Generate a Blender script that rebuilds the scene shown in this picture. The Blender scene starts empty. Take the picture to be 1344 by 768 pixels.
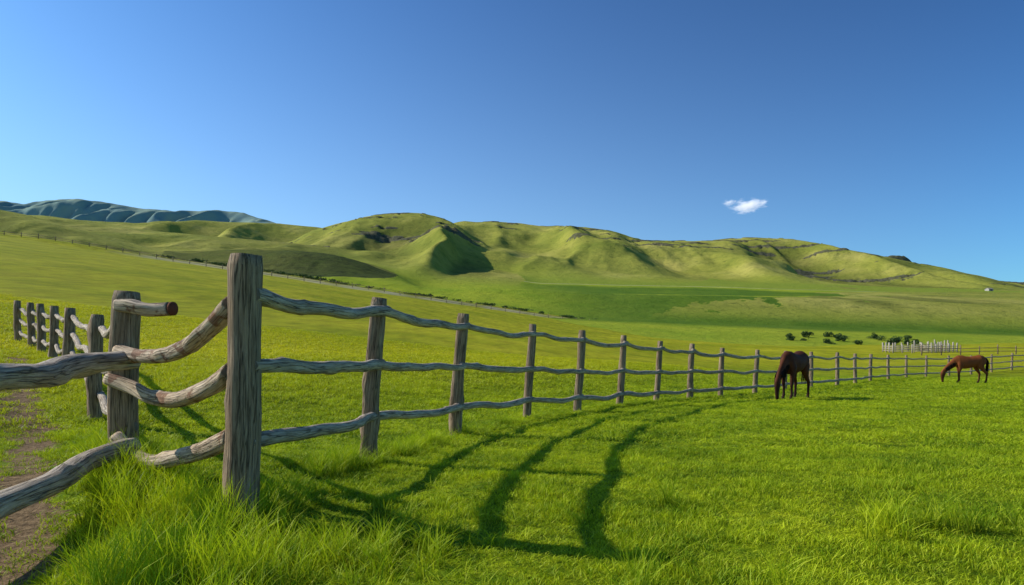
import bpy, math, random
import numpy as np
from mathutils import Vector
random.seed(4); rng=np.random.default_rng(7)
C=1.15; F=896.0; HOR=475.0
sc=bpy.context.scene
sc.view_settings.view_transform='Standard'; sc.view_settings.look='None'; sc.view_settings.exposure=0
# ---------------------------------------------------------------- noise
def vn(x,y,seed=0):
    xi=np.floor(x).astype(np.int64); yi=np.floor(y).astype(np.int64)
    fx=x-xi; fy=y-yi; fx=fx*fx*fx*(fx*(fx*6-15)+10); fy=fy*fy*fy*(fy*(fy*6-15)+10)
    def h(a,b):
        n=(a*374761393+b*668265263+seed*974634777)&0xffffffff
        n=((n^(n>>13))*1274126177)&0xffffffff
        n=n^(n>>16)
        return n/4294967295.0
    a=h(xi,yi);b=h(xi+1,yi);c=h(xi,yi+1);d=h(xi+1,yi+1)
    return ((a*(1-fx)+b*fx)*(1-fy)+(c*(1-fx)+d*fx)*fy)*2-1
def fbm(x,y,seed=0,o=4,g=.5):
    s=0;a=1;t=0
    for i in range(o):
        s=s+a*vn(x*2**i+i*17.3,y*2**i+i*9.1,seed+i); t+=a; a*=g
    return s/t
def ss(a,b,x):
    t=np.clip((x-a)/(b-a),0,1); return t*t*(3-2*t)
# ---------------------------------------------------------------- ground height
_q=np.linspace(-5,80,1701)
_t=np.interp(_q,[-5,0,1,3,8,20,60,80],[0,0,.85,1.7,5.6,18.6,59.5,80])
_k=np.ones(15)/15; _t=np.convolve(np.pad(_t,7,mode='edge'),_k,mode='valid')
PATH=np.array([(-2.0,1.6),(-2.8,3.8),(-4.05,5.6),(-5.6,8),(-7.4,10.3),(-10.5,14.5),(-13,18)])
def path_d(X,Y):
    d=np.full(np.shape(X),1e9)
    for (ax,ay),(bx,by) in zip(PATH[:-1],PATH[1:]):
        L=(bx-ax)**2+(by-ay)**2
        t=np.clip(((X-ax)*(bx-ax)+(Y-ay)*(by-ay))/L,0,1)
        d=np.minimum(d,np.hypot(X-ax-t*(bx-ax),Y-ay-t*(by-ay)))
    return d
def Yedge(X,Y):
    u=X/np.maximum(Y,5)
    return np.interp(u,[-1,-.2,.3,.8],[205,215,250,330])+6*fbm(X/40,Y*0,8,2)
def gh(X,Y):
    X=np.asarray(X,float);Y=np.asarray(Y,float)
    q=-.15*X+.09*Y-1.45
    a=np.interp(q,_q,_t)
    b=.045*np.maximum(0,Y-60)
    e=np.clip((Y-50)*.03,0,4)
    z=.5*(a+b+np.sqrt((a-b)**2+e*e))
    z=z+.2*np.exp(-((X+4)**2+(Y-6.5)**2)/3.4)
    z=z+.03*fbm(X*1.1,Y*1.1,3,3)*(1-ss(40,80,Y))+.35*fbm(X/22,Y/22,5,3)*ss(35,90,Y)
    z=z-.05*np.exp(-(path_d(X,Y)/.35)**2)
    z=z+.9*ss(-17,-10,Y-Yedge(X,Y))
    return z
def g1(x,y): return float(gh(np.array([x]),np.array([y]))[0])
# ---------------------------------------------------------------- node helpers
def mat(name):
    m=bpy.data.materials.new(name); m.use_nodes=True
    nt=m.node_tree; nt.nodes.clear()
    out=nt.nodes.new('ShaderNodeOutputMaterial')
    return m,nt,out
def N(nt,t,**kw):
    n=nt.nodes.new(t)
    for k,v in kw.items():
        if k in n.inputs.keys(): n.inputs[k].default_value=v
        else: setattr(n,k,v)
    return n
def L(nt,a,b): nt.links.new(a,b)
def noise(nt,vec,scale,detail=4,rough=.55):
    n=N(nt,'ShaderNodeTexNoise'); n.inputs['Scale'].default_value=scale; n.inputs['Detail'].default_value=detail; n.inputs['Roughness'].default_value=rough
    if vec is not None: L(nt,vec,n.inputs['Vector'])
    return n.outputs['Fac']
def ramp(nt,fac,pts):
    r=N(nt,'ShaderNodeValToRGB'); e=r.color_ramp.elements
    while len(e)<len(pts): e.new(.5)
    for i,(p,c) in enumerate(pts):
        e[i].position=p; e[i].color=(c,c,c,1) if isinstance(c,(int,float)) else (*c,1)
    L(nt,fac,r.inputs['Fac']); return r.outputs['Color']
def mix(nt,f,a,b,mode='MIX'):
    n=N(nt,'ShaderNodeMix'); n.data_type='RGBA'; n.blend_type=mode
    for s,v in ((n.inputs[0],f),(n.inputs[6],a),(n.inputs[7],b)):
        if isinstance(v,(int,float)): s.default_value=v
        elif isinstance(v,tuple): s.default_value=(*v,1)
        else: L(nt,v,s)
    return n.outputs[2]
def bsdf(nt,out,col,rough=.9,spec=.1):
    b=N(nt,'ShaderNodeBsdfPrincipled'); b.inputs['Roughness'].default_value=rough
    b.inputs['Specular IOR Level'].default_value=spec
    if isinstance(col,tuple): b.inputs['Base Color'].default_value=(*col,1)
    else: L(nt,col,b.inputs['Base Color'])
    L(nt,b.outputs[0],out.inputs[0]); return b
def bump(nt,b,h,st=.5,dist=.05):
    n=N(nt,'ShaderNodeBump'); n.inputs['Strength'].default_value=st; n.inputs['Distance'].default_value=dist
    L(nt,h,n.inputs['Height']); L(nt,n.outputs[0],b.inputs['Normal'])
def mathn(nt,op,a,b=None):
    n=N(nt,'ShaderNodeMath'); n.operation=op
    for i,v in enumerate((a,b)):
        if v is None: continue
        if isinstance(v,(int,float)): n.inputs[i].default_value=v
        else: L(nt,v,n.inputs[i])
    return n.outputs[0]
def dot(nt,pos,v):
    n=N(nt,'ShaderNodeVectorMath'); n.operation='DOT_PRODUCT'; L(nt,pos,n.inputs[0]); n.inputs[1].default_value=v
    return n.outputs['Value']
LAWN_D=(.125,.225,.004); LAWN_L=(.41,.49,.010); YEL_D=(.35,.37,.007); YEL_L=(.60,.53,.022)
def grass_colour(nt,boost=1.0):
    g=N(nt,'ShaderNodeNewGeometry'); pos=g.outputs['Position']
    c=lambda t: tuple(x*boost for x in t)
    n1=noise(nt,pos,.7,5,.65); n2=noise(nt,pos,5.5,3,.6)
    f=mathn(nt,'ADD',mathn(nt,'MULTIPLY',n1,.55),mathn(nt,'MULTIPLY',n2,.45))
    f=ramp(nt,f,[(.40,0.),(.59,1.)])
    lawn=mix(nt,f,c(LAWN_D),c(LAWN_L))
    lawn=mix(nt,.8,lawn,ramp(nt,noise(nt,pos,.22,4,.6),[(.38,(.66,.76,.8)),(.58,(1.,1.,1.))]),'MULTIPLY')
    n3=noise(nt,pos,.09,5,.6)
    f3=ramp(nt,n3,[(.35,0.),(.68,1.)])
    yel=mix(nt,f3,c(YEL_D),c(YEL_L))
    yel=mix(nt,mathn(nt,'MULTIPLY',f,.3),yel,c((.20,.30,.008)))
    q=dot(nt,pos,(-.15,.09,0))
    w=N(nt,'ShaderNodeMapRange'); w.inputs[1].default_value=1.2; w.inputs[2].default_value=3.2; L(nt,q,w.inputs[0]); w.interpolation_type='SMOOTHSTEP'
    y=dot(nt,pos,(0,1,0)); w2=N(nt,'ShaderNodeMapRange'); w2.inputs[1].default_value=48; w2.inputs[2].default_value=75; L(nt,y,w2.inputs[0])
    ww=mathn(nt,'MAXIMUM',w.outputs[0],w2.outputs[0])
    return mix(nt,ww,lawn,yel),pos
# ---------------------------------------------------------------- sheets
def sheet(name,vs,ss_,hf,off,material,attrs=None):
    V,S=np.meshgrid(vs,ss_); Y=S-off; X=V*S
    Z,A=hf(X,Y)
    n=len(vs);m=len(ss_)
    co=np.stack([X,Y,Z],-1).reshape(-1,3)
    i=np.arange(m-1)[:,None]*n+np.arange(n-1)[None,:]
    fc=np.stack([i,i+1,i+1+n,i+n],-1).reshape(-1,4)
    me=bpy.data.meshes.new(name); me.vertices.add(len(co)); me.vertices.foreach_set('co',co.ravel())
    me.loops.add(fc.size); me.loops.foreach_set('vertex_index',fc.ravel().astype(np.int32))
    me.polygons.add(len(fc)); me.polygons.foreach_set('loop_start',(np.arange(len(fc))*4).astype(np.int32))
    me.polygons.foreach_set('use_smooth',np.ones(len(fc),bool))
    for k,v in A.items():
        a=me.attributes.new(k,'FLOAT','POINT'); a.data.foreach_set('value',v.ravel().astype(np.float32))
    me.update(calc_edges=True); me.validate()
    ob=bpy.data.objects.new(name,me); sc.collection.objects.link(ob); me.materials.append(material)
    return ob
# field
mF,nt,out=mat('field_grass')
col,pos=grass_colour(nt,.92)
fine=noise(nt,pos,14,5,.7)
col=mix(nt,.5,col,ramp(nt,fine,[(.3,.4),(.7,1.)]),'MULTIPLY')
strk=N(nt,'ShaderNodeMapping'); strk.inputs['Scale'].default_value=(.5,.12,1); strk.inputs['Rotation'].default_value=(0,0,.5); L(nt,pos,strk.inputs[0])
col=mix(nt,.6,col,ramp(nt,noise(nt,strk.outputs[0],1.4,7,.75),[(.38,.45),(.58,1.)]),'MULTIPLY')
at=N(nt,'ShaderNodeAttribute',attribute_name='dirt')
dn=noise(nt,pos,4,6,.75)
dirtc=ramp(nt,noise(nt,pos,18,5,.7),[(.3,(.09,.056,.03)),(.7,(.34,.23,.12))])
dm=mathn(nt,'ADD',at.outputs['Fac'],mathn(nt,'MULTIPLY',mathn(nt,'SUBTRACT',dn,.5),2.6))
dm=ramp(nt,dm,[(.48,0.),(.64,1.)])
col=mix(nt,dm,col,dirtc)
tk=N(nt,'ShaderNodeAttribute',attribute_name='track').outputs['Fac']
col=mix(nt,mathn(nt,'MULTIPLY',tk,.85),col,(.50,.44,.28))
b=bsdf(nt,out,col,.95,.05); bump(nt,b,noise(nt,pos,9,6,.7),.8,.10)
def hfield(X,Y):
    Z=gh(X,Y); Ye=Yedge(X,Y)
    ex=np.maximum(0,Y-Ye); Z=Z-.02*ex**2
    d=Y-(Ye-13.5)
    tr=(1-ss(1.5,3.0,np.abs(d)))*ss(-.62,-.5,X/np.maximum(Y,5))*(.55+.45*fbm(X/6,Y*0,18,3))
    return Z,{'dirt':1-ss(.05,.5,path_d(X,Y)+.25*fbm(X*1.6,Y*1.6,9,3)),'track':tr}
sS=25*np.exp(np.linspace(0,math.log(380/25),620)); sS=np.concatenate([np.linspace(5,24.8,60),sS])
sheet('grass_field',np.linspace(-1.5,1.5,800),sS,hfield,24,mF)
# hills
def floor_(X,Y):
    return np.interp(Y,[60,110,150,200,250,450,650,1000,2000],[-30,-12,7,13.5,19,46,75,118,240])-.04*X*np.interp(Y,[0,1000,3000],[1,.8,.5])
def smax(a,b,k):
    return .5*(a+b+np.sqrt((a-b)**2+k*k))
def hhill(X,Y):
    px=672+F*X/Y; fl=floor_(X,Y); H=fl+.5*fbm(X/80,Y/80,77,3); rock=np.zeros_like(X); T=np.zeros_like(X); SH=np.zeros_like(X)
    layers=[
     ([-500,0,100,180,260,330,400,450,520,600],[250,284,289,293,290,292,297,303,335,420],750,1500,175,.40,11),
     ([380,400,450,490,540,570,600,640,680,720],[322,306,292,284,279,282,295,330,366,410],430,1000,112,.36,22),
     ([520,560,600,640,680,720,760,800,830,870,920,980],[330,306,291,291,293,299,297,302,312,338,368,420],560,1200,145,.55,33),
     ([700,800,850,900,950,1000,1050,1100,1150,1250,1344,1500,2000],[340,322,315,317,314,312,316,325,335,354,376,408,430],600,1350,158,.55,44),
     ([1130,1150,1165,1178,1190,1202,1215],[362,342,334,332,336,349,372],1500,1650,40,.2,55),
     ([-800,-300,0,60,120,200,300,380,430,480,520,545,570],[215,245,282,283,292,303,313,319,327,352,376,392,430],330,640,75,.38,66),
     ([-800,-300,0,50,100,150,190,240,280],[180,230,275,286,301,318,337,362,400],240,430,50,.30,88),
     ([150,200,240,300,380,440,480,510,540,560],[372,348,337,331,330,336,348,366,388,415],262,400,46,.24,99),
    ]
    for k,(xs,ys,Yf,Yc,s,A,seed) in enumerate(layers):
        Ycv=Yc*(1+.04*vn(px/160,px*0,seed+5))
        pyc=np.interp(px,xs,ys); 
        pyc=(pyc+np.interp(px-9,xs,ys)+np.interp(px+9,xs,ys))/3+.9*fbm(px/30,px*0,seed+9,3)
        crest=C+(HOR-pyc)/F*Ycv
        t=(Y-Yf)/(Ycv-Yf)
        wx=X+s*.5*fbm(X/(1.6*s),Y/(2*s),seed+2,3)
        r0=fbm(wx/s,Y/(3.5*s),seed,2,.4)
        r1=fbm(wx/(s*.33)+5,Y/(s*1.3),seed+1,2)
        n=(1-2.2*np.sqrt(r0*r0+.008))*.88+.14*(1-2.2*np.sqrt(r1*r1+.02))
        tc=np.clip(t,0,1)
        t2=np.clip(t+A*(n-.45)*2.6*tc*(1-tc),0,1.0)
        S=.45*t2+.55*t2*t2*(3-2*t2)
        S=np.where(t>1,1-.5*np.maximum(t-1,0),S)
        fc=floor_(X*Ycv/Y,Ycv)
        h=fl+(crest-fc)*S+ .004*(Yc-Yf)*fbm(X/(s*.22),Y/(s*.35),seed+3,5,.6)*tc*(1-tc)*4
        h=np.where(t<0,fl-5,h)
        up=h>H
        kk=np.clip(t*40,0,12)
        H=np.where(t>0,smax(H,h,kk*np.exp(-np.abs(H-h)/20)),H)
        r=ss(.22,.38,fbm(X/(s*.7),(Y+H*1.5)/(s*.24),seed+4,4))*ss(.35,.5,t)*(1-ss(.95,1.03,t))
        if k==4: r=ss(.5,.7,t)*(1-ss(1.1,1.2,t))
        if k==0 or k>=5: r=r*0
        rock=np.where(up,r,rock); T=np.where(up,ss(0.0,.25,t),T)
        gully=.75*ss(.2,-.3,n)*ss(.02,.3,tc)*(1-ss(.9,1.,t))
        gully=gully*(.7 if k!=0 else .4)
        SH=np.where(up,np.maximum(gully,(1.0 if k==7 else 0.0)*(.75+.25*ss(280,430,px))*ss(-.02,.06,t)*(1-ss(.97,1.1,t)*.5)+(.4 if k==5 else 0)*ss(200,420,px)),SH)  # front hill's shade painted in, darker to the right; gullies darkened too
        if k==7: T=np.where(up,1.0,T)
    H=H+rock*3.0*np.sign(fbm(X/14,Y/14,5,2))*.5
    w=fbm(X/120,Y/160,41,3)*22
    yy=Y+w
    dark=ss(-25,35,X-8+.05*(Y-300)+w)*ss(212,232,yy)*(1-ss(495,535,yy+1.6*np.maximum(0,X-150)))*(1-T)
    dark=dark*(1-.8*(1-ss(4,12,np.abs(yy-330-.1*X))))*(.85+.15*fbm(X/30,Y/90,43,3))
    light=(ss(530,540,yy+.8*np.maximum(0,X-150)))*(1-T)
    tr=(1-ss(1.5,4,np.abs(Y-(535-.5*np.maximum(0,X-150)+10*fbm(X/50,Y*0,3,2)))))*(1-T)
    return H,{'rock':rock,'dark':dark,'light':light,'hill':T,'painted_shade':SH,'track':tr}
mH,nt,out=mat('hill_grass')
g=N(nt,'ShaderNodeNewGeometry'); pos=g.outputs['Position']
A=lambda nm: N(nt,'ShaderNodeAttribute',attribute_name=nm).outputs['Fac']
n1=noise(nt,pos,.008,6,.6); n2=noise(nt,pos,.035,7,.75); n3=noise(nt,pos,.16,6,.8)
hill=ramp(nt,n1,[(.3,(.20,.225,.034)),(.5,(.31,.305,.052)),(.68,(.43,.38,.09))])
hill=mix(nt,ramp(nt,n2,[(.48,0.),(.64,.5)]),hill,(.14,.175,.03))
hill=mix(nt,ramp(nt,n3,[(.54,0.),(.65,.6)]),hill,(.07,.095,.02))
hill=mix(nt,mathn(nt,'MULTIPLY',A('painted_shade'),.92),hill,mix(nt,ramp(nt,n3,[(.4,0.),(.62,1.)]),(.052,.078,.016),(.016,.027,.009)))  # hill shade laid on as mottled darker green
flo=mix(nt,ramp(nt,n2,[(.35,0.),(.65,1.)]),(.21,.29,.02),(.34,.37,.03))
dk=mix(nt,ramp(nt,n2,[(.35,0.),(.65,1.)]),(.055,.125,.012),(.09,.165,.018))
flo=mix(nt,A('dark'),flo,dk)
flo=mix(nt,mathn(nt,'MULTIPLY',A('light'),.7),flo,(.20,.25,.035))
flo=mix(nt,ramp(nt,n3,[(.58,0.),(.68,.5)]),flo,(.07,.12,.02))
flo=mix(nt,mathn(nt,'MULTIPLY',A('track'),.6),flo,(.5,.45,.3))
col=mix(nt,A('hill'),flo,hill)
rk=ramp(nt,noise(nt,pos,.3,8,.8),[(.38,(.022,.028,.018)),(.62,(.15,.135,.10))])
rm=ramp(nt,mathn(nt,'ADD',A('rock'),mathn(nt,'MULTIPLY',mathn(nt,'SUBTRACT',n3,.5),1.6)),[(.5,0.),(.66,.85)])
col=mix(nt,rm,col,rk)
b=bsdf(nt,out,col,.95,.03); bump(nt,b,noise(nt,pos,.10,9,.75),.6,4)
sS=150*np.exp(np.linspace(0,math.log(2300/150),640))
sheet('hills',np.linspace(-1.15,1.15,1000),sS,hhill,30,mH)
# distant mountains
def hmt(X,Y):
    px=672+F*X/Y
    xs=[-600,-200,-40,0,30,60,100,140,180,230,280,320,345,375,420,500,900,1400,2500]
    ys=[250,262,262,264,269,263,262,266,272,277,276,279,287,297,305,330,400,420,430]
    Yc=5200;Yf=3000
    t=(Y-Yf)/(Yc-Yf);tc=np.clip(t,0,1)
    crest=C+(HOR-np.interp(px,xs,ys)-1.6*fbm(px/24,px*0,4,4))/F*Yc
    r0=fbm(X/230,Y/1100,61,4)
    n=1-2*np.sqrt(r0*r0+.006)
    t2=np.clip(t+.26*(n-.3)*3*tc*(1-tc),0,1)
    S=.5*t2+.5*t2*t2*(3-2*t2); S=np.where(t>1,1-(t-1),S)
    return crest*S-60*(1-tc),{'a':tc}
mM,nt,out=mat('mountain_grass_rock_hazed')
g=N(nt,'ShaderNodeNewGeometry'); pos=g.outputs['Position']
col=ramp(nt,noise(nt,pos,.004,8,.65),[(.35,(.19,.29,.27)),(.5,(.24,.33,.27)),(.65,(.30,.36,.25))])  # distance haze painted into the pale bluish-green base colours
b=bsdf(nt,out,col,1,.0)
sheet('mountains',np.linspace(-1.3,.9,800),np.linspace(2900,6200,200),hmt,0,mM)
# ---------------------------------------------------------------- wood
def wood(name,dark,light,bark=0):
    m,nt,out=mat(name)
    a=N(nt,'ShaderNodeAttribute',attribute_name='grain').outputs['Vector']
    mp=N(nt,'ShaderNodeMapping'); mp.inputs['Scale'].default_value=(30,30,1.8); L(nt,a,mp.inputs[0])
    g1_=noise(nt,mp.outputs[0],2.2,8,.7)
    mp2=N(nt,'ShaderNodeMapping'); mp2.inputs['Scale'].default_value=(6,6,2.0); L(nt,a,mp2.inputs[0])
    g2=noise(nt,mp2.outputs[0],1.2,5,.6)
    mp3=N(nt,'ShaderNodeMapping'); mp3.inputs['Scale'].default_value=(16,16,.6); L(nt,a,mp3.inputs[0])
    g3=noise(nt,mp3.outputs[0],2.0,3,.5)
    c=ramp(nt,g1_,[(.32,dark),(.5,tuple(.45*x+.55*y for x,y in zip(dark,light))),(.68,light)])
    c=mix(nt,.6,c,ramp(nt,g2,[(.3,(.55,.45,.34)),(.65,(1.,1.,1.))]),'MULTIPLY')
    crack=ramp(nt,g3,[(.475,1.),(.5,0.),(.525,1.)])
    c=mix(nt,.65,c,crack,'MULTIPLY')
    if bark: c=mix(nt,ramp(nt,noise(nt,a,5,4,.6),[(.54,0.),(.6,.85)]),c,(.20,.085,.04))
    b=bsdf(nt,out,c,.85,.2)
    h=mathn(nt,'ADD',g1_,mathn(nt,'MULTIPLY',crack,.6))
    bump(nt,b,h,1.0,.014)
    return m
mPost=wood('weathered_post_wood',(.09,.058,.035),(.50,.37,.235))
mRail=wood('weathered_rail_wood',(.18,.14,.105),(.74,.62,.47))
mBark=wood('peeling_rail_wood',(.28,.19,.115),(.85,.68,.48),1)
class Buf:
    def __init__(s): s.v=[];s.f=[];s.g=[]
def smooth_path(pts,n):
    P=[Vector(p) for p in pts]; o=[]
    Q=[P[0]*2-P[1]]+P+[P[-1]*2-P[-2]]
    for i in range(1,len(Q)-2):
        for k in range(n):
            t=k/n
            o.append(.5*((2*Q[i])+(Q[i+1]-Q[i-1])*t+(2*Q[i-1]-5*Q[i]+4*Q[i+1]-Q[i+2])*t*t+(3*Q[i]-Q[i-1]-3*Q[i+1]+Q[i+2])*t**3))
    o.append(P[-1]); return o
from mathutils import noise as mn
def log(buf,path,rad,seed,sides=14,rough=.14,knots=True,square=0.0):
    off=Vector((seed*7.3,seed*3.1,0)); s0=len(buf.v); al=0; n=len(path)
    ph=random.random()*6
    for i,p in enumerate(path):
        t=(path[min(i+1,n-1)]-path[max(i-1,0)]).normalized()
        up=Vector((0,0,1)) if abs(t.z)<.8 else Vector((0,1,0))
        a=t.cross(up).normalized(); bb=a.cross(t)
        if i: al+=(p-path[i-1]).length
        r=rad(i/(n-1)) if callable(rad) else rad
        for k in range(sides):
            th=2*math.pi*k/sides
            c_,s_=math.cos(th),math.sin(th)
            nz=mn.noise(Vector((c_*1.3,s_*1.3,al*1.6))+off)*rough*1.2+mn.noise(Vector((c_*3.5,s_*3.5,al*5))+off)*rough*.55
            rr=r*(1+nz)
            if square: rr*=(1+square*abs(math.cos(2*(th+ph)))-square*.5)
            if knots:
                kn=mn.noise(Vector((c_*.8,s_*.8,al*3.0))+off*2); rr*=1+max(0,kn-.3)*.8
            buf.v.append(p+(a*c_+bb*s_)*rr); buf.g.append((c_*r+seed*1.7,s_*r,al+seed*5.1))
    for i in range(n-1):
        for k in range(sides):
            k2=(k+1)%sides
            buf.f.append((s0+i*sides+k,s0+i*sides+k2,s0+(i+1)*sides+k2,s0+(i+1)*sides+k))
    for end,idx in ((0,0),(1,n-1)):
        c=len(buf.v); t=(path[1]-path[0]).normalized()*-1 if end==0 else (path[-1]-path[-2]).normalized()
        buf.v.append(path[idx]+t*.006*(rad(0) if callable(rad) else rad)/.1); buf.g.append((seed,0,al))
        for k in range(sides):
            a_=s0+idx*sides+k; b_=s0+idx*sides+(k+1)%sides
            buf.f.append((a_,c,b_) if end==0 else (b_,c,a_))
def mesh_ob(name,buf,material,parent=None,smooth=True):
    me=bpy.data.meshes.new(name); me.from_pydata([tuple(v) for v in buf.v],[],buf.f); me.update()
    if buf.g:
        a=me.attributes.new('grain','FLOAT_VECTOR','POINT'); a.data.foreach_set('vector',np.array(buf.g,np.float32).ravel())
    me.polygons.foreach_set('use_smooth',[smooth]*len(me.polygons))
    ob=bpy.data.objects.new(name,me); sc.collection.objects.link(ob); me.materials.append(material)
    if parent: ob.parent=parent
    return ob
fence=bpy.data.objects.new('wooden_rail_fence',None); sc.collection.objects.link(fence)
posts=[(-1.90,4.68,.085,1.87,.115),(-1.66,7.63,.19,1.82,.088),(-.90,10.6,.14,1.88,.095),(.29,13.73,.12,1.88,.083),(1.48,15.6,.12,1.87,.085),
 (2.82,18.07,.15,1.84,.088),(4.15,19.8,.17,1.76,.085),(5.57,21.5,.11,1.72,.09),(6.98,22.9,.07,1.62,.085),(8.95,25.2,.1,1.6,.085),(11.1,27.8,.05,1.6,.085),(13.3,30.4,.03,1.6,.085),
 (15.7,33.0,.05,1.6,.085),(18.4,36.6,.0,1.6,.085),(21.3,40.6,.05,1.6,.085),(24.6,44.6,-.05,1.6,.085),(28.0,48.5,.0,1.6,.085),(31.4,51.8,.05,1.6,.085),(35.2,55,.0,1.6,.085),(39.0,58,.03,1.6,.085),(43,61.2,.0,1.6,.085),(47,64.2,.04,1.6,.085),(51.5,67,0,1.6,.085),(56,69.5,0,1.6,.085),(61,71.5,0,1.6,.085),(66,73,0,1.6,.085),(71,74,0,1.6,.085)]
left=[(-3.54,6.2,.05,1.62,.118),(-6.1,10.0,.02,1.52,.092),(-9.75,15.0,.03,1.33,.11),(-11.75,17.5,.0,1.36,.1),(-13.45,19.5,-.03,1.4,.1),(-14.8,21.0,0,1.4,.1),(-16.8,23.2,0,1.4,.1)]
near=[(-2.7,2.35,.02,1.6,.115)]
pb=Buf()
def add_post(p,i):
    x,y,l,h,r=p; z=g1(x,y); n=26 if y<12 else 8
    path=[Vector((x+l*t+ .012*math.sin(5*t+i),y+.02*math.sin(3*t+i),z-.3+(h+.3)*t)) for t in [k/n for k in range(n+1)]]
    log(pb,path,lambda t:r*(1.06-.1*t-(.10 if t>.985 else 0)),i+1,18 if y<12 else 10,.10,True,.12)
    return z
for i,p in enumerate(posts+left+near): add_post(p,i)
mesh_ob('posts',pb,mPost,fence)
rb=Buf()
def pt(p,hh,sx=.0,sy=.0):
    z=g1(p[0],p[1]); f=hh/p[3]; return Vector((p[0]+p[2]*f+sx,p[1]+sy,z+hh))
tops=[1.60,1.68,1.70,1.68,1.66,1.64,1.56,1.50,1.42,1.38]; mids=[1.11,1.08,1.08,.98,.95,.92,.88,.87,.84,.82]; lows=[.60,.50,.44,.37,.34,.30,.28,.27,.27,.27]
seed=40
for hi,(hs,rr) in enumerate(((tops,.05),(mids,.048),(lows,.052))):
    for i in range(len(posts)-1):
        seed+=1
        a=posts[i];b=posts[i+1]; H1=hs[min(i,9)];H2=hs[min(i+1,9)]
        A_=pt(a,H1); B_=pt(b,H2); d=(B_-A_); sd=Vector((d.y,-d.x,0)).normalized()*.07
        A_+=sd-d.normalized()*(.10 if i else .03); B_+=sd+d.normalized()*.10
        sag=random.uniform(.04,.08)+(.05 if 3<i<10 else 0); n=26 if i<4 else 12
        if hi: sag*=.5
        path=[]
        for k in range(n+1):
            t=k/n; w=Vector((mn.noise(Vector((t*2.2,seed,0))),mn.noise(Vector((t*2.2,seed,9))),mn.noise(Vector((t*2.6,seed,5)))))*(.075 if i<3 else .06)
            path.append(A_.lerp(B_,t)+Vector((0,0,-sag*4*t*(1-t)))+w*min(1,6*t*(1-t)))
        r0=rr*random.uniform(.92,1.15); sl=random.uniform(-.2,.2)
        log(rb,path,lambda t:r0*(1+sl*(t-.5)),seed,12 if i<4 else 8,.13)
P0=left[0]
for hs in ([1.45,1.33,1.15,1.15,1.15,1.15,1.15],[.98,.85,.78,.78,.78,.78,.78],[.40,.36,.38,.38,.38,.38,.38]):
    for i in range(len(left)-1):
        seed+=1
        a=pt(left[i],hs[i]);b=pt(left[i+1],hs[i+1]); d=(b-a).normalized(); a-=d*.08; b+=d*.12
        sd=Vector((d.y,-d.x,0))*.06; a+=sd;b+=sd
        n=20; path=[]
        for k in range(n+1):
            t=k/n; w=Vector((0,mn.noise(Vector((t*3,seed,9))),mn.noise(Vector((t*3.4,seed,5)))))*.12
            path.append(a.lerp(b,t)+Vector((0,0,-.12*4*t*(1-t)))+w*min(1,6*t*(1-t)))
        log(rb,path,.052,seed,12,.14)
mesh_ob('rails',rb,mRail,fence)
tb=Buf()
log(tb,smooth_path([(-3.36,6.05,1.17),(-3.42,5.4,1.13),(-3.2,4.6,1.06),(-3.02,3.9,1.06),(-2.8,3.0,1.03),(-2.6,2.25,1.05)],14),lambda t:.084+.004*math.sin(9*t),91,22,.12)
log(tb,smooth_path([(-3.36,6.05,.40),(-3.4,5.5,.36),(-3.2,4.8,.31),(-3.05,4.0,.29),(-2.8,3.0,.25),(-2.6,2.25,.26)],14),lambda t:.08,92,22,.12)
mesh_ob('thick_rails',tb,mRail,fence)
bb_=Buf()
log(bb_,smooth_path([(-1.93,4.72,1.55),(-2.12,4.9,1.44),(-2.45,5.2,1.28),(-2.85,5.55,1.20),(-3.2,5.85,1.20),(-3.5,6.08,1.25)],10),lambda t:.07-.012*t,93,18,.13)
log(bb_,smooth_path([(-1.93,4.72,1.09),(-2.2,5.0,.97),(-2.6,5.35,.86),(-3.0,5.7,.85),(-3.3,5.95,.92),(-3.6,6.1,1.0)],10),lambda t:.068-.01*t,94,18,.13)
log(bb_,smooth_path([(-1.93,4.72,.63),(-2.2,4.95,.52),(-2.5,5.25,.43),(-2.95,5.65,.32),(-3.25,5.9,.34),(-3.5,6.05,.48)],10),lambda t:.07-.01*t,95,18,.13)
log(bb_,smooth_path([(-3.52,6.10,1.655),(-3.38,6.04,1.64),(-3.2,5.98,1.605),(-2.97,5.93,1.61)],10),lambda t:.055+.006*t,96,18,.12)
mesh_ob('bark_rails',bb_,mBark,fence)
eb=Buf()
e0=Vector((-2.955,5.927,1.611)); log(eb,[e0,e0+Vector((.02,-.004,0))],.060,3,16,.05,False)
mE,nt,out=mat('cut_end_wood'); bsdf(nt,out,(.14,.05,.028),.9,.1); mesh_ob('cut_end',eb,mE,fence)
# ---------------------------------------------------------------- grass blades
def blade_mat(name,boost,tip):
    m,nt,out=mat(name)
    col,pos=grass_colour(nt,boost)
    a=N(nt,'ShaderNodeAttribute',attribute_name='ht').outputs['Fac']
    r=N(nt,'ShaderNodeAttribute',attribute_name='br').outputs['Fac']
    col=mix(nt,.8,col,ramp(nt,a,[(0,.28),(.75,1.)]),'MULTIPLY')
    col=mix(nt,mathn(nt,'MULTIPLY',r,.45),col,tip)
    d=N(nt,'ShaderNodeBsdfPrincipled'); d.inputs['Roughness'].default_value=.55; d.inputs['Specular IOR Level'].default_value=.12; L(nt,col,d.inputs['Base Color'])
    t=N(nt,'ShaderNodeBsdfTranslucent'); L(nt,mix(nt,1.,col,(1.,1.,.6),'MULTIPLY'),t.inputs['Color'])
    mx=N(nt,'ShaderNodeMixShader'); mx.inputs[0].default_value=.35
    L(nt,d.outputs[0],mx.inputs[1]); L(nt,t.outputs[0],mx.inputs[2]); L(nt,mx.outputs[0],out.inputs[0])
    return m
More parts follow.
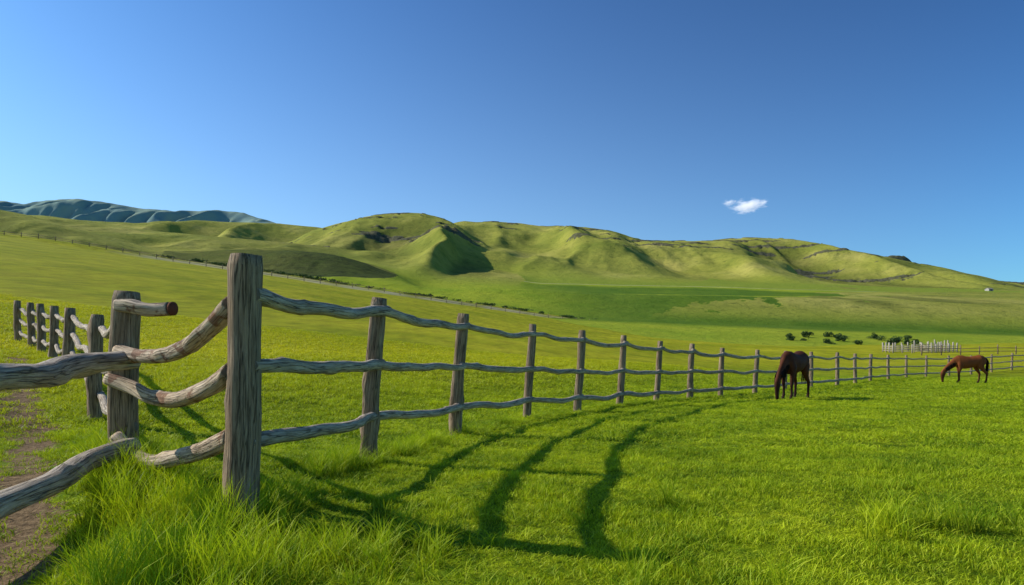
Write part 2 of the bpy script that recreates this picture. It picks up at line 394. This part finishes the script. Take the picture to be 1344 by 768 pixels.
mB=blade_mat('grass_blade',1.42,(.74,.72,.05)); 
def tuft(name,nb,R,h0,h1,w,spread,material):
    V=[];Fc=[];ht=[];br=[]
    for i in range(nb):
        rr=R*math.sqrt(random.random()); th=random.random()*6.283
        x,y=rr*math.cos(th),rr*math.sin(th); h=random.uniform(h0,h1); ang=random.random()*6.283
        ln=random.uniform(.1,1)*spread*h; dx,dy=math.cos(ang),math.sin(ang)
        fa=random.random()*6.283; sx,sy=math.cos(fa),math.sin(fa); ww=w*random.uniform(.6,1.2); rv=random.random()**2
        s=len(V)
        for t,wf in ((0,1),(.4,.9),(.75,.6)):
            cx=x+dx*ln*t*t; cy=y+dy*ln*t*t; cz=h*(t-.18*t*t*spread)
            V+= [(cx-sx*ww*wf,cy-sy*ww*wf,cz),(cx+sx*ww*wf,cy+sy*ww*wf,cz)]; ht+=[t,t]; br+=[rv,rv]
        V.append((x+dx*ln,y+dy*ln,h*(1-.18*spread))); ht.append(1); br.append(rv)
        Fc+=[(s,s+1,s+3,s+2),(s+2,s+3,s+5,s+4),(s+4,s+5,s+6)]
    me=bpy.data.meshes.new(name); me.from_pydata(V,[],Fc)
    for nm,v in (('ht',ht),('br',br)):
        a=me.attributes.new(nm,'FLOAT','POINT'); a.data.foreach_set('value',np.array(v,np.float32))
    me.polygons.foreach_set('use_smooth',[True]*len(Fc)); me.materials.append(material)
    return bpy.data.objects.new(name,me)
def scatter(name,pts,zs,scl,tufts):
    colx=bpy.data.collections.new(name+'_tufts')
    for t in tufts: colx.objects.link(t)
    n=len(pts)
    me=bpy.data.meshes.new(name); me.vertices.add(n)
    me.vertices.foreach_set('co',np.column_stack([pts,zs]).astype(np.float32).ravel())
    r=np.column_stack([rng.uniform(-.15,.15,n),rng.uniform(-.15,.15,n),rng.uniform(0,6.28,n)])
    me.attributes.new('rot','FLOAT_VECTOR','POINT').data.foreach_set('vector',r.astype(np.float32).ravel())
    me.attributes.new('scl','FLOAT_VECTOR','POINT').data.foreach_set('vector',scl.astype(np.float32).ravel())
    me.attributes.new('idx','INT','POINT').data.foreach_set('value',rng.integers(0,len(tufts),n).astype(np.int32))
    ob=bpy.data.objects.new(name,me); sc.collection.objects.link(ob)
    ng=bpy.data.node_groups.new(name+'_gn','GeometryNodeTree')
    ng.interface.new_socket('Geometry',in_out='INPUT',socket_type='NodeSocketGeometry'); ng.interface.new_socket('Geometry',in_out='OUTPUT',socket_type='NodeSocketGeometry')
    gi=ng.nodes.new('NodeGroupInput');go=ng.nodes.new('NodeGroupOutput')
    ci=ng.nodes.new('GeometryNodeCollectionInfo'); ci.inputs['Collection'].default_value=colx; ci.inputs['Separate Children'].default_value=True; ci.inputs['Reset Children'].default_value=True
    ip=ng.nodes.new('GeometryNodeInstanceOnPoints'); ip.inputs['Pick Instance'].default_value=True
    def na(nm,ty):
        a=ng.nodes.new('GeometryNodeInputNamedAttribute'); a.data_type=ty; a.inputs['Name'].default_value=nm
        return [o for o in a.outputs if o.enabled and o.name=='Attribute'][0]
    l=ng.links
    l.new(gi.outputs[0],ip.inputs['Points']); l.new(ci.outputs[0],ip.inputs['Instance'])
    l.new(na('idx','INT'),ip.inputs['Instance Index']); l.new(na('rot','FLOAT_VECTOR'),ip.inputs['Rotation']); l.new(na('scl','FLOAT_VECTOR'),ip.inputs['Scale'])
    l.new(ip.outputs[0],go.inputs[0])
    md=ob.modifiers.new('scatter','NODES'); md.node_group=ng
    return ob
fl=np.array([(p[0],p[1]) for p in left[::-1]]+[(p[0],p[1]) for p in posts])
nl=np.array([(-3.54,6.2),(-2.7,2.35)])
def poly_d(X,Y,P):
    d=np.full(np.shape(X),1e9)
    for (ax,ay),(bx,by) in zip(P[:-1],P[1:]):
        L_=(bx-ax)**2+(by-ay)**2; t=np.clip(((X-ax)*(bx-ax)+(Y-ay)*(by-ay))/L_,0,1)
        d=np.minimum(d,np.hypot(X-ax-t*(bx-ax),Y-ay-t*(by-ay)))
    return d
def grid(y0,y1,sp):
    xs=np.arange(-1.0*y1-3,1.0*y1+3,sp); ys=np.arange(y0,y1,sp)
    X,Y=np.meshgrid(xs,ys); X=X.ravel()+rng.uniform(-.6,.6,X.size)*sp; Y=Y.ravel()+rng.uniform(-.6,.6,Y.size)*sp
    k=(np.abs(X)<.84*Y+1.2)&(Y>1.4); return X[k],Y[k]
P_,S_=[],[]
for (y0,y1,sp,wid,lod) in ((1.6,9,.09,1,0),(9,20,.16,1.8,0),(20,48,.34,3.6,0)):
    X,Y=grid(y0,y1,sp)
    dp=path_d(X,Y); keep=rng.random(len(X))<np.clip((dp-.04)/.38+.8*fbm(X*2,Y*2,12,3),.08,1)
    X=X[keep];Y=Y[keep]
    n=.5+.5*fbm(X*2.2,Y*2.2,15,3)
    q=-.15*X+.09*Y-1.45
    hh=.25+1.3*n**1.8+.35*ss(-.3,.6,q)
    hh*=np.where(rng.random(len(X))<.04,1.5,1)
    P_.append(np.column_stack([X,Y])); S_.append(np.column_stack([np.full(len(X),wid),np.full(len(X),wid),hh*(1+.12*(wid-1))]))
P_=np.concatenate(P_);S_=np.concatenate(S_)
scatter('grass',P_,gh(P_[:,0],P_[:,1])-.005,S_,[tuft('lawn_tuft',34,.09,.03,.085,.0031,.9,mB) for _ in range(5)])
X,Y=grid(2.0,24,.095)
d1=poly_d(X,Y,fl); d2=poly_d(X,Y,nl)
n=fbm(X*1.5,Y*1.5,31,3)
pr=np.exp(-(d1/.28)**2)*.7+ .6*np.exp(-(d2/.3)**2)+.95*np.exp(-(((X+1.6)/1.15)**2+((Y-3.8)/.95)**2))+.5*ss(.35,.5,n)*np.exp(-((Y-4)/3)**2)
pr=pr*(.75+1.2*n)*ss(.25,.6,path_d(X,Y))*np.interp(Y,[0,8,14,24],[1,1,.5,.2])
k=rng.random(len(X))<pr; X=X[k];Y=Y[k];pr=np.clip(pr[k],0,1)
hs=(.36+.95*pr)*rng.uniform(.6,1.3,len(X))*np.interp(Y,[0,6,10,24],[1,1,.7,.6])
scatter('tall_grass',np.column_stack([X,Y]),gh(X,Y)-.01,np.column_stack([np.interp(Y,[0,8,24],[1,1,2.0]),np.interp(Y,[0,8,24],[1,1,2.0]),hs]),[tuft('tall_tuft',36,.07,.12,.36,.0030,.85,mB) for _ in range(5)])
# ---------------------------------------------------------------- horses
def horse(loc,yaw,coat,scale=1.0,headside=0.0,name='horse'):
    par=bpy.data.objects.new(name,None); sc.collection.objects.link(par)
    V=[];Fc=[]
    def tube(secs,ns=20):
        s0=len(V);n=len(secs)
        for i,(x,y,z,ry,rn) in enumerate(secs):
            a=secs[max(i-1,0)];b=secs[min(i+1,n-1)]
            t=Vector((b[0]-a[0],b[1]-a[1],b[2]-a[2])).normalized(); sd=Vector((0,1,0)); sd=(sd-t*sd.dot(t)).normalized(); nn=t.cross(sd)
            for k in range(ns):
                th=2*math.pi*k/ns; V.append(Vector((x,y,z))+sd*ry*math.cos(th)+nn*rn*math.sin(th))
        for i in range(n-1):
            for k in range(ns):
                k2=(k+1)%ns; Fc.append((s0+i*ns+k,s0+i*ns+k2,s0+(i+1)*ns+k2,s0+(i+1)*ns+k))
        Fc.append(tuple(s0+k for k in range(ns))[::-1]); Fc.append(tuple(s0+(n-1)*ns+k for k in range(ns)))
    tube([(-.82,0,1.16,.07,.09),(-.77,0,1.15,.17,.19),(-.66,0,1.14,.24,.27),(-.5,0,1.14,.275,.31),(-.3,0,1.11,.27,.285),(-.05,0,1.06,.28,.30),(.2,0,1.05,.275,.325),(.4,0,1.08,.24,.345),(.56,0,1.10,.2,.32),(.68,0,1.08,.14,.24),(.74,0,1.06,.08,.14)])
    hs=headside
    tube([(.42,0,1.20,.15,.2),(.62,0,1.10,.135,.24),(.82,hs*.2,.96,.105,.19),(1.0,hs*.5,.82,.088,.155),(1.15,hs*.8,.69,.078,.125),(1.24,hs,.60,.07,.10)])
    tube([(1.20,hs,.70,.05,.05),(1.235,hs,.62,.078,.105),(1.275,hs,.50,.085,.13),(1.30,hs,.38,.07,.105),(1.315,hs,.25,.052,.075),(1.31,hs,.14,.05,.06),(1.30,hs,.07,.05,.056),(1.29,hs,.035,.03,.035)])
    for s,dx,dz in ((1,.10,0),(-1,-.10,0)):
        y=.15*s
        tube([(.47,y*.8,1.12,.10,.18),(.46+dx*.2,y,.92,.10,.15),(.47+dx*.4,y,.76,.078,.10),(.49+dx*.7,y,.6,.058,.066),(.50+dx*.8,y,.47,.053,.055),(.50+dx,y,.42,.044,.046),(.49+dx,y,.28,.034,.038),(.49+dx,y,.17,.036,.042),(.50+dx,y,.14,.044,.048),(.53+dx,y,.09,.038,.04),(.55+dx,y,.055,.048,.055),(.565+dx,y,.0,.056,.065)],12)
    for s,dx in ((1,-.10),(-1,.08)):
        y=.16*s
        tube([(-.52,y*.7,1.15,.14,.24),(-.50,y*.85,.98,.15,.22),(-.46+dx*.3,y,.84,.115,.165),(-.53+dx*.6,y,.70,.078,.105),(-.61+dx*.8,y,.58,.055,.07),(-.68+dx,y,.50,.048,.062),(-.69+dx,y,.44,.045,.052),(-.675+dx,y,.30,.036,.042),(-.665+dx,y,.18,.038,.044),(-.66+dx,y,.145,.046,.05),(-.63+dx,y,.09,.039,.042),(-.615+dx,y,.055,.048,.055),(-.60+dx,y,.0,.056,.065)],12)
    for s in (1,-1):
        tube([(1.17,hs+.045*s,.68,.026,.022),(1.13,hs+.06*s,.74,.026,.014),(1.08,hs+.07*s,.80,.006,.005)],8)
    me=bpy.data.meshes.new('body'); me.from_pydata([tuple(v) for v in V],[],Fc)
    ob=bpy.data.objects.new('body',me); sc.collection.objects.link(ob); ob.parent=par; me.materials.append(coat)
    r=ob.modifiers.new('r','REMESH'); r.mode='VOXEL'; r.voxel_size=.013; r.use_smooth_shade=True
    s=ob.modifiers.new('s','SMOOTH'); s.factor=.5; s.iterations=6
    hb=Buf()
    def strand(pts,r):
        p=smooth_path(pts,4); log(hb,p,lambda t:r*(1-.75*t),random.randint(1,99),5,.1,False)
    for i in range(150):
        t=random.random(); x=.50+.70*t; z=1.40-.64*t-.04*math.sin(3.14*t); yb=hs*t**1.5; sd=random.choice([1,1,1,-1])
        l=random.uniform(.12,.24)
        strand([(x,yb,z),(x-.0,yb+sd*.09,z-.03),(x-.02,yb+sd*.13,z-.03-l)],.012)
    for i in range(110):
        y=random.gauss(0,.03); l=random.uniform(.55,.85)
        strand([(-.78,y*.4,1.30),(-.86,y,1.22),(-.90+random.gauss(0,.015),y*1.4,1.0),(-.87+random.gauss(0,.04),y*1.8,1.27-l)],.013)
    for i in range(20):
        strand([(1.20,hs+random.gauss(0,.02),.72),(1.29,hs+random.gauss(0,.03),.66),(1.36,hs+random.gauss(0,.03),.52)],.01)
    mesh_ob('mane_and_tail',hb,mHair,par)
    ey=Buf()
    for s in (1,-1):
        log(ey,[Vector((1.275,hs+.06*s,.52)),Vector((1.28,hs+.088*s,.52))],.018,1,8,0,False)
    mesh_ob('eyes',ey,mHair,par)
    par.location=(loc[0],loc[1],g1(*loc)-.0); par.rotation_euler=(0,0,yaw); par.scale=(scale,)*3
mHair,nt,out=mat('horse_hair'); bsdf(nt,out,(.014,.008,.006),.8,.1)
def coatm(nm,c1,c2,low):
    m,nt,out=mat(nm); tc=N(nt,'ShaderNodeTexCoord').outputs['Object']
    c=mix(nt,ramp(nt,noise(nt,tc,2.5,4,.6),[(.35,0.),(.65,1.)]),c1,c2)
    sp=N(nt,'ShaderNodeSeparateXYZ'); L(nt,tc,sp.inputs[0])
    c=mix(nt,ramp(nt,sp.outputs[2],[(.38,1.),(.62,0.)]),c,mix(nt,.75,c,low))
    hoof=ramp(nt,sp.outputs[2],[(.055,1.),(.065,0.)]); c=mix(nt,hoof,c,(.02,.015,.012))
    b=bsdf(nt,out,c,.7,.12); bump(nt,b,noise(nt,tc,60,3,.6),.15,.01); return m
mC1=coatm('dark_bay_coat',(.06,.018,.008),(.10,.030,.011),(.016,.007,.005))
mC2=coatm('chestnut_coat',(.17,.048,.014),(.24,.07,.02),(.05,.018,.01))
horse((8.75,21.2),math.radians(228),mC1,1.04,0.0)
horse((24.7,36.9),math.radians(176),mC2,1.05,0.0)
# ---------------------------------------------------------------- distant things
leaf,nt,out=mat('shrub_leaves'); g=N(nt,'ShaderNodeNewGeometry')
bsdf(nt,out,mix(nt,noise(nt,g.outputs['Position'],1.5,3,.6),(.03,.06,.015),(.09,.14,.035)),.8,.1)
def shrub_mass(name,items,nl_=420,ls=.10):
    b=Buf(); b.g=[]
    for (x,y,w,h,zz) in items:
        z0=(g1(x,y) if zz is None else zz)
        lobes=[(random.uniform(-.35,.35)*w,random.uniform(-.3,.3)*w,random.uniform(.25,.7)*h,random.uniform(.18,.34)) for _ in range(7)]
        for i in range(nl_):
            lx,ly,lz,lr=random.choice(lobes); d=Vector([random.gauss(0,1) for _ in range(3)]).normalized()
            p=Vector((x+lx+d.x*lr*w,y+ly+d.y*lr*w,z0+max(.05,lz+d.z*lr*h)))
            u=Vector([random.gauss(0,1) for _ in range(3)]).normalized(); v=u.orthogonal().normalized(); s=ls*h
            k=len(b.v); b.v+= [p-u*s,p-v*s*.6,p+u*s,p+v*s*.6]; b.f.append((k,k+1,k+2,k+3))
    return mesh_ob(name,b,leaf,None,False)
def hz(x,y): return float(hhill(np.array([[x]]),np.array([[float(y)]]))[0][0,0])
its=[]
for i in range(24):
    y=random.uniform(160,185); x=y*random.choice([random.uniform(.405,.49),random.uniform(.405,.49),random.uniform(.50,.61),random.uniform(.52,.60)]); w=random.uniform(1.3,2.8); its.append((x,y,w,random.uniform(.9,2.1),max(g1(x,y),hz(x,y))-.2))
shrub_mass('shrubs',its,300,.12)
its=[]
for i in range(110):
    u=random.uniform(-.52,.40); y=float(Yedge(np.array([u*215.]),np.array([215.]))[0])-7+random.uniform(-2,2); x=u*y
    its.append((x,y,random.uniform(2,5),random.uniform(.5,1.2),g1(x,y)-.1))
shrub_mass('hedgerow',its,110,.22)
def wallm(nm,c1,c2):
    m,nt,out=mat(nm); tc=N(nt,'ShaderNodeTexCoord').outputs['Object']
    bsdf(nt,out,mix(nt,noise(nt,tc,3,5,.7),c1,c2),.9,.1); return m
mR=wallm('roof_sheet',(.22,.19,.16),(.36,.32,.27)); mWh=wallm('pale_wall',(.34,.32,.28),(.46,.43,.37)); mDk=wallm('dark_opening',(.02,.02,.02),(.04,.035,.03))
mPale=wallm('bleached_corral_wood',(.32,.27,.20),(.52,.45,.35))
def barn(name,x,y,z,w,d,h,rh,yaw,wm,rm):
    par=bpy.data.objects.new(name,None); sc.collection.objects.link(par); par.location=(x,y,z-.2); par.rotation_euler=(0,0,yaw)
    b=Buf(); W=w/2;D=d/2
    b.v=[Vector(v) for v in [(-W,-D,0),(W,-D,0),(W,D,0),(-W,D,0),(-W,-D,h),(W,-D,h),(W,D,h),(-W,D,h),(-W,0,h+rh),(W,0,h+rh)]]
    b.f=[(0,1,5,4),(2,3,7,6),(1,2,6,9,5),(3,0,4,8,7)]
    mesh_ob('walls',b,wm,par,False)
    r=Buf(); o=.3
    for s in (-1,1):
        k=len(r.v); e=Vector((0,s*(D+o),h-o*rh/D+.03)); p=Vector((0,0,h+rh+.03))
        for zz in (0,.1):
            r.v+=[Vector((-W-o,e.y,e.z+zz)),Vector((W+o,e.y,e.z+zz)),Vector((W+o,0,p.z+zz)),Vector((-W-o,0,p.z+zz))]
        r.f+=[(k,k+1,k+2,k+3),(k+4,k+5,k+6,k+7),(k,k+1,k+5,k+4),(k+1,k+2,k+6,k+5),(k+3,k,k+4,k+7)]
    mesh_ob('roof',r,rm,par,False)
    o=Buf()
    for (cx,cw,z0,z1) in ((-W*.55,.7,.7,1.3),(0,1.0,0,1.5),(W*.55,.7,.7,1.3)):
        k=len(o.v); zt=min(z1,h-.2); o.v+=[Vector((cx-cw/2,-D-.02,z0)),Vector((cx+cw/2,-D-.02,z0)),Vector((cx+cw/2,-D-.02,zt)),Vector((cx-cw/2,-D-.02,zt))]; o.f.append((k,k+1,k+2,k+3))
    mesh_ob('door_and_windows',o,mDk,par,False)
for (px_,y) in ((1298,600),):
    x=(px_-672)/F*y; barn('farmhouse',x,y,hz(x,y),5,4,1.8,1.0,.3,mWh,mR)
def dfence(wb,pts,step,h,r,hts=(.45,.95)):
    for (ax,ay),(bx,by) in zip(pts[:-1],pts[1:]):
        Ln=math.hypot(bx-ax,by-ay); n=max(1,int(Ln/step))
        prev=None
        for i in range(n+1):
            x=ax+(bx-ax)*i/n; y=ay+(by-ay)*i/n; z=g1(x,y)
            log(wb,[Vector((x,y,z-.2)),Vector((x+random.gauss(0,.04),y,z+h*random.uniform(.85,1.15)))],r,i,5,.1,False)
            if prev:
                for hh in hts: log(wb,[Vector((prev[0],prev[1],prev[2]+hh)),Vector((x,y,z+hh))],r*.5,i,4,.1,False)
            prev=(x,y,z)
wb=Buf()
dfence(wb,[(-150,195),(-38,203),(70,232),(150,262)],4.5,1.25,.11)
dfence(wb,[(60,100),(95,110),(140,125)],3.5,1.4,.09)
mesh_ob('boundary_fence',wb,mPost)
wb=Buf()
dfence(wb,[(62.5,112),(67,109),(73,112),(70,117),(63,116),(62.5,112)],1.1,1.5,.11,(.3,.65,1.0))
dfence(wb,[(66,112),(70,113),(74,116)],1.1,1.8,.11,(.3,.65,1.0,1.3))
mesh_ob('corral_fence',wb,mPale)
# ---------------------------------------------------------------- cloud
mCl,nt,out=mat('cloud_vapour')
tc=N(nt,'ShaderNodeTexCoord').outputs['Object']
ln=N(nt,'ShaderNodeVectorMath'); ln.operation='LENGTH'; L(nt,tc,ln.inputs[0])
fall=mathn(nt,'SUBTRACT',1.0,ln.outputs['Value'])
nz=noise(nt,tc,2.2,7,.65)
d=mathn(nt,'ADD',mathn(nt,'MULTIPLY',fall,1.0),mathn(nt,'MULTIPLY',mathn(nt,'SUBTRACT',nz,.6),2.6))
d=mathn(nt,'MULTIPLY',mathn(nt,'MAXIMUM',d,0.0),.06)
v=N(nt,'ShaderNodeVolumePrincipled'); v.inputs['Color'].default_value=(1,1,1,1); v.inputs['Anisotropy'].default_value=.2; L(nt,d,v.inputs['Density'])
v.inputs['Emission Color'].default_value=(1,1,1,1); L(nt,mathn(nt,'MULTIPLY',d,.5),v.inputs['Emission Strength'])  # faint glow added to stand in for multiple scattering
L(nt,v.outputs[0],out.inputs['Volume'])
import bmesh
def cloud(px_,py_,Y,w,h):
    bm=bmesh.new(); bmesh.ops.create_icosphere(bm,subdivisions=3,radius=1)
    me=bpy.data.meshes.new('cloud'); bm.to_mesh(me); bm.free(); me.materials.append(mCl)
    ob=bpy.data.objects.new('cloud',me); sc.collection.objects.link(ob)
    ob.location=((px_-672)/F*Y,Y,C+(HOR-py_)/F*Y); ob.scale=(w,w*.6,h); ob.rotation_euler=(0,-.12,0)
cloud(982,270,2600,86,32); cloud(957,266,2600,34,15)
# ---------------------------------------------------------------- light, sky, camera
el=math.radians(34); az=math.atan2(-1,.27)
sd=Vector((math.sin(az)*math.cos(el),math.cos(az)*math.cos(el),math.sin(el)))
sl=bpy.data.lights.new('sun','SUN'); sl.energy=5.0; sl.angle=math.radians(.5); sl.color=(1,.95,.86)
so=bpy.data.objects.new('sun',sl); sc.collection.objects.link(so); so.rotation_euler=sd.to_track_quat('Z','Y').to_euler(); so.location=(-30,0,40)
w=bpy.data.worlds.new('World'); sc.world=w; w.use_nodes=True; nt=w.node_tree
bg=nt.nodes['Background']; sk=nt.nodes.new('ShaderNodeTexSky'); sk.sky_type='NISHITA'; sk.sun_disc=False
sk.sun_elevation=el; sk.sun_rotation=az; sk.air_density=1.0; sk.dust_density=.8; sk.ozone_density=3.0; sk.altitude=100
c=mix(nt,1.0,sk.outputs[0],(.15,.15,.15),'MULTIPLY')
gm=nt.nodes.new('ShaderNodeGamma'); gm.inputs[1].default_value=1.65; nt.links.new(c,gm.inputs[0])
tint=mix(nt,1.0,gm.outputs[0],(.50,1.0,1.18),'MULTIPLY')
tc=nt.nodes.new('ShaderNodeTexCoord'); sp=nt.nodes.new('ShaderNodeSeparateXYZ'); nt.links.new(tc.outputs['Generated'],sp.inputs[0])
hz_=mathn(nt,'POWER',2.718,mathn(nt,'MULTIPLY',mathn(nt,'MAXIMUM',sp.outputs[2],0.0),-5.2))
side=mathn(nt,'ADD',.52,mathn(nt,'MULTIPLY',sp.outputs[0],-.58))
fac=mathn(nt,'MINIMUM',mathn(nt,'MAXIMUM',mathn(nt,'MULTIPLY',hz_,mathn(nt,'MULTIPLY',side,1.6)),0.0),.95)
c2=mix(nt,fac,tint,(.56,.77,.93))
c3=mix(nt,1.0,c2,(1/.15,1/.15,1/.15),'MULTIPLY')
nt.links.new(c3,bg.inputs[0]); bg.inputs[1].default_value=.15
cd=bpy.data.cameras.new('camera'); co=bpy.data.objects.new('camera',cd); sc.collection.objects.link(co)
cd.lens=24; cd.sensor_width=36; cd.shift_y=91/1344; cd.clip_start=.05; cd.clip_end=20000
co.location=(0,0,C); co.rotation_euler=(math.pi/2,0,0); sc.camera=co
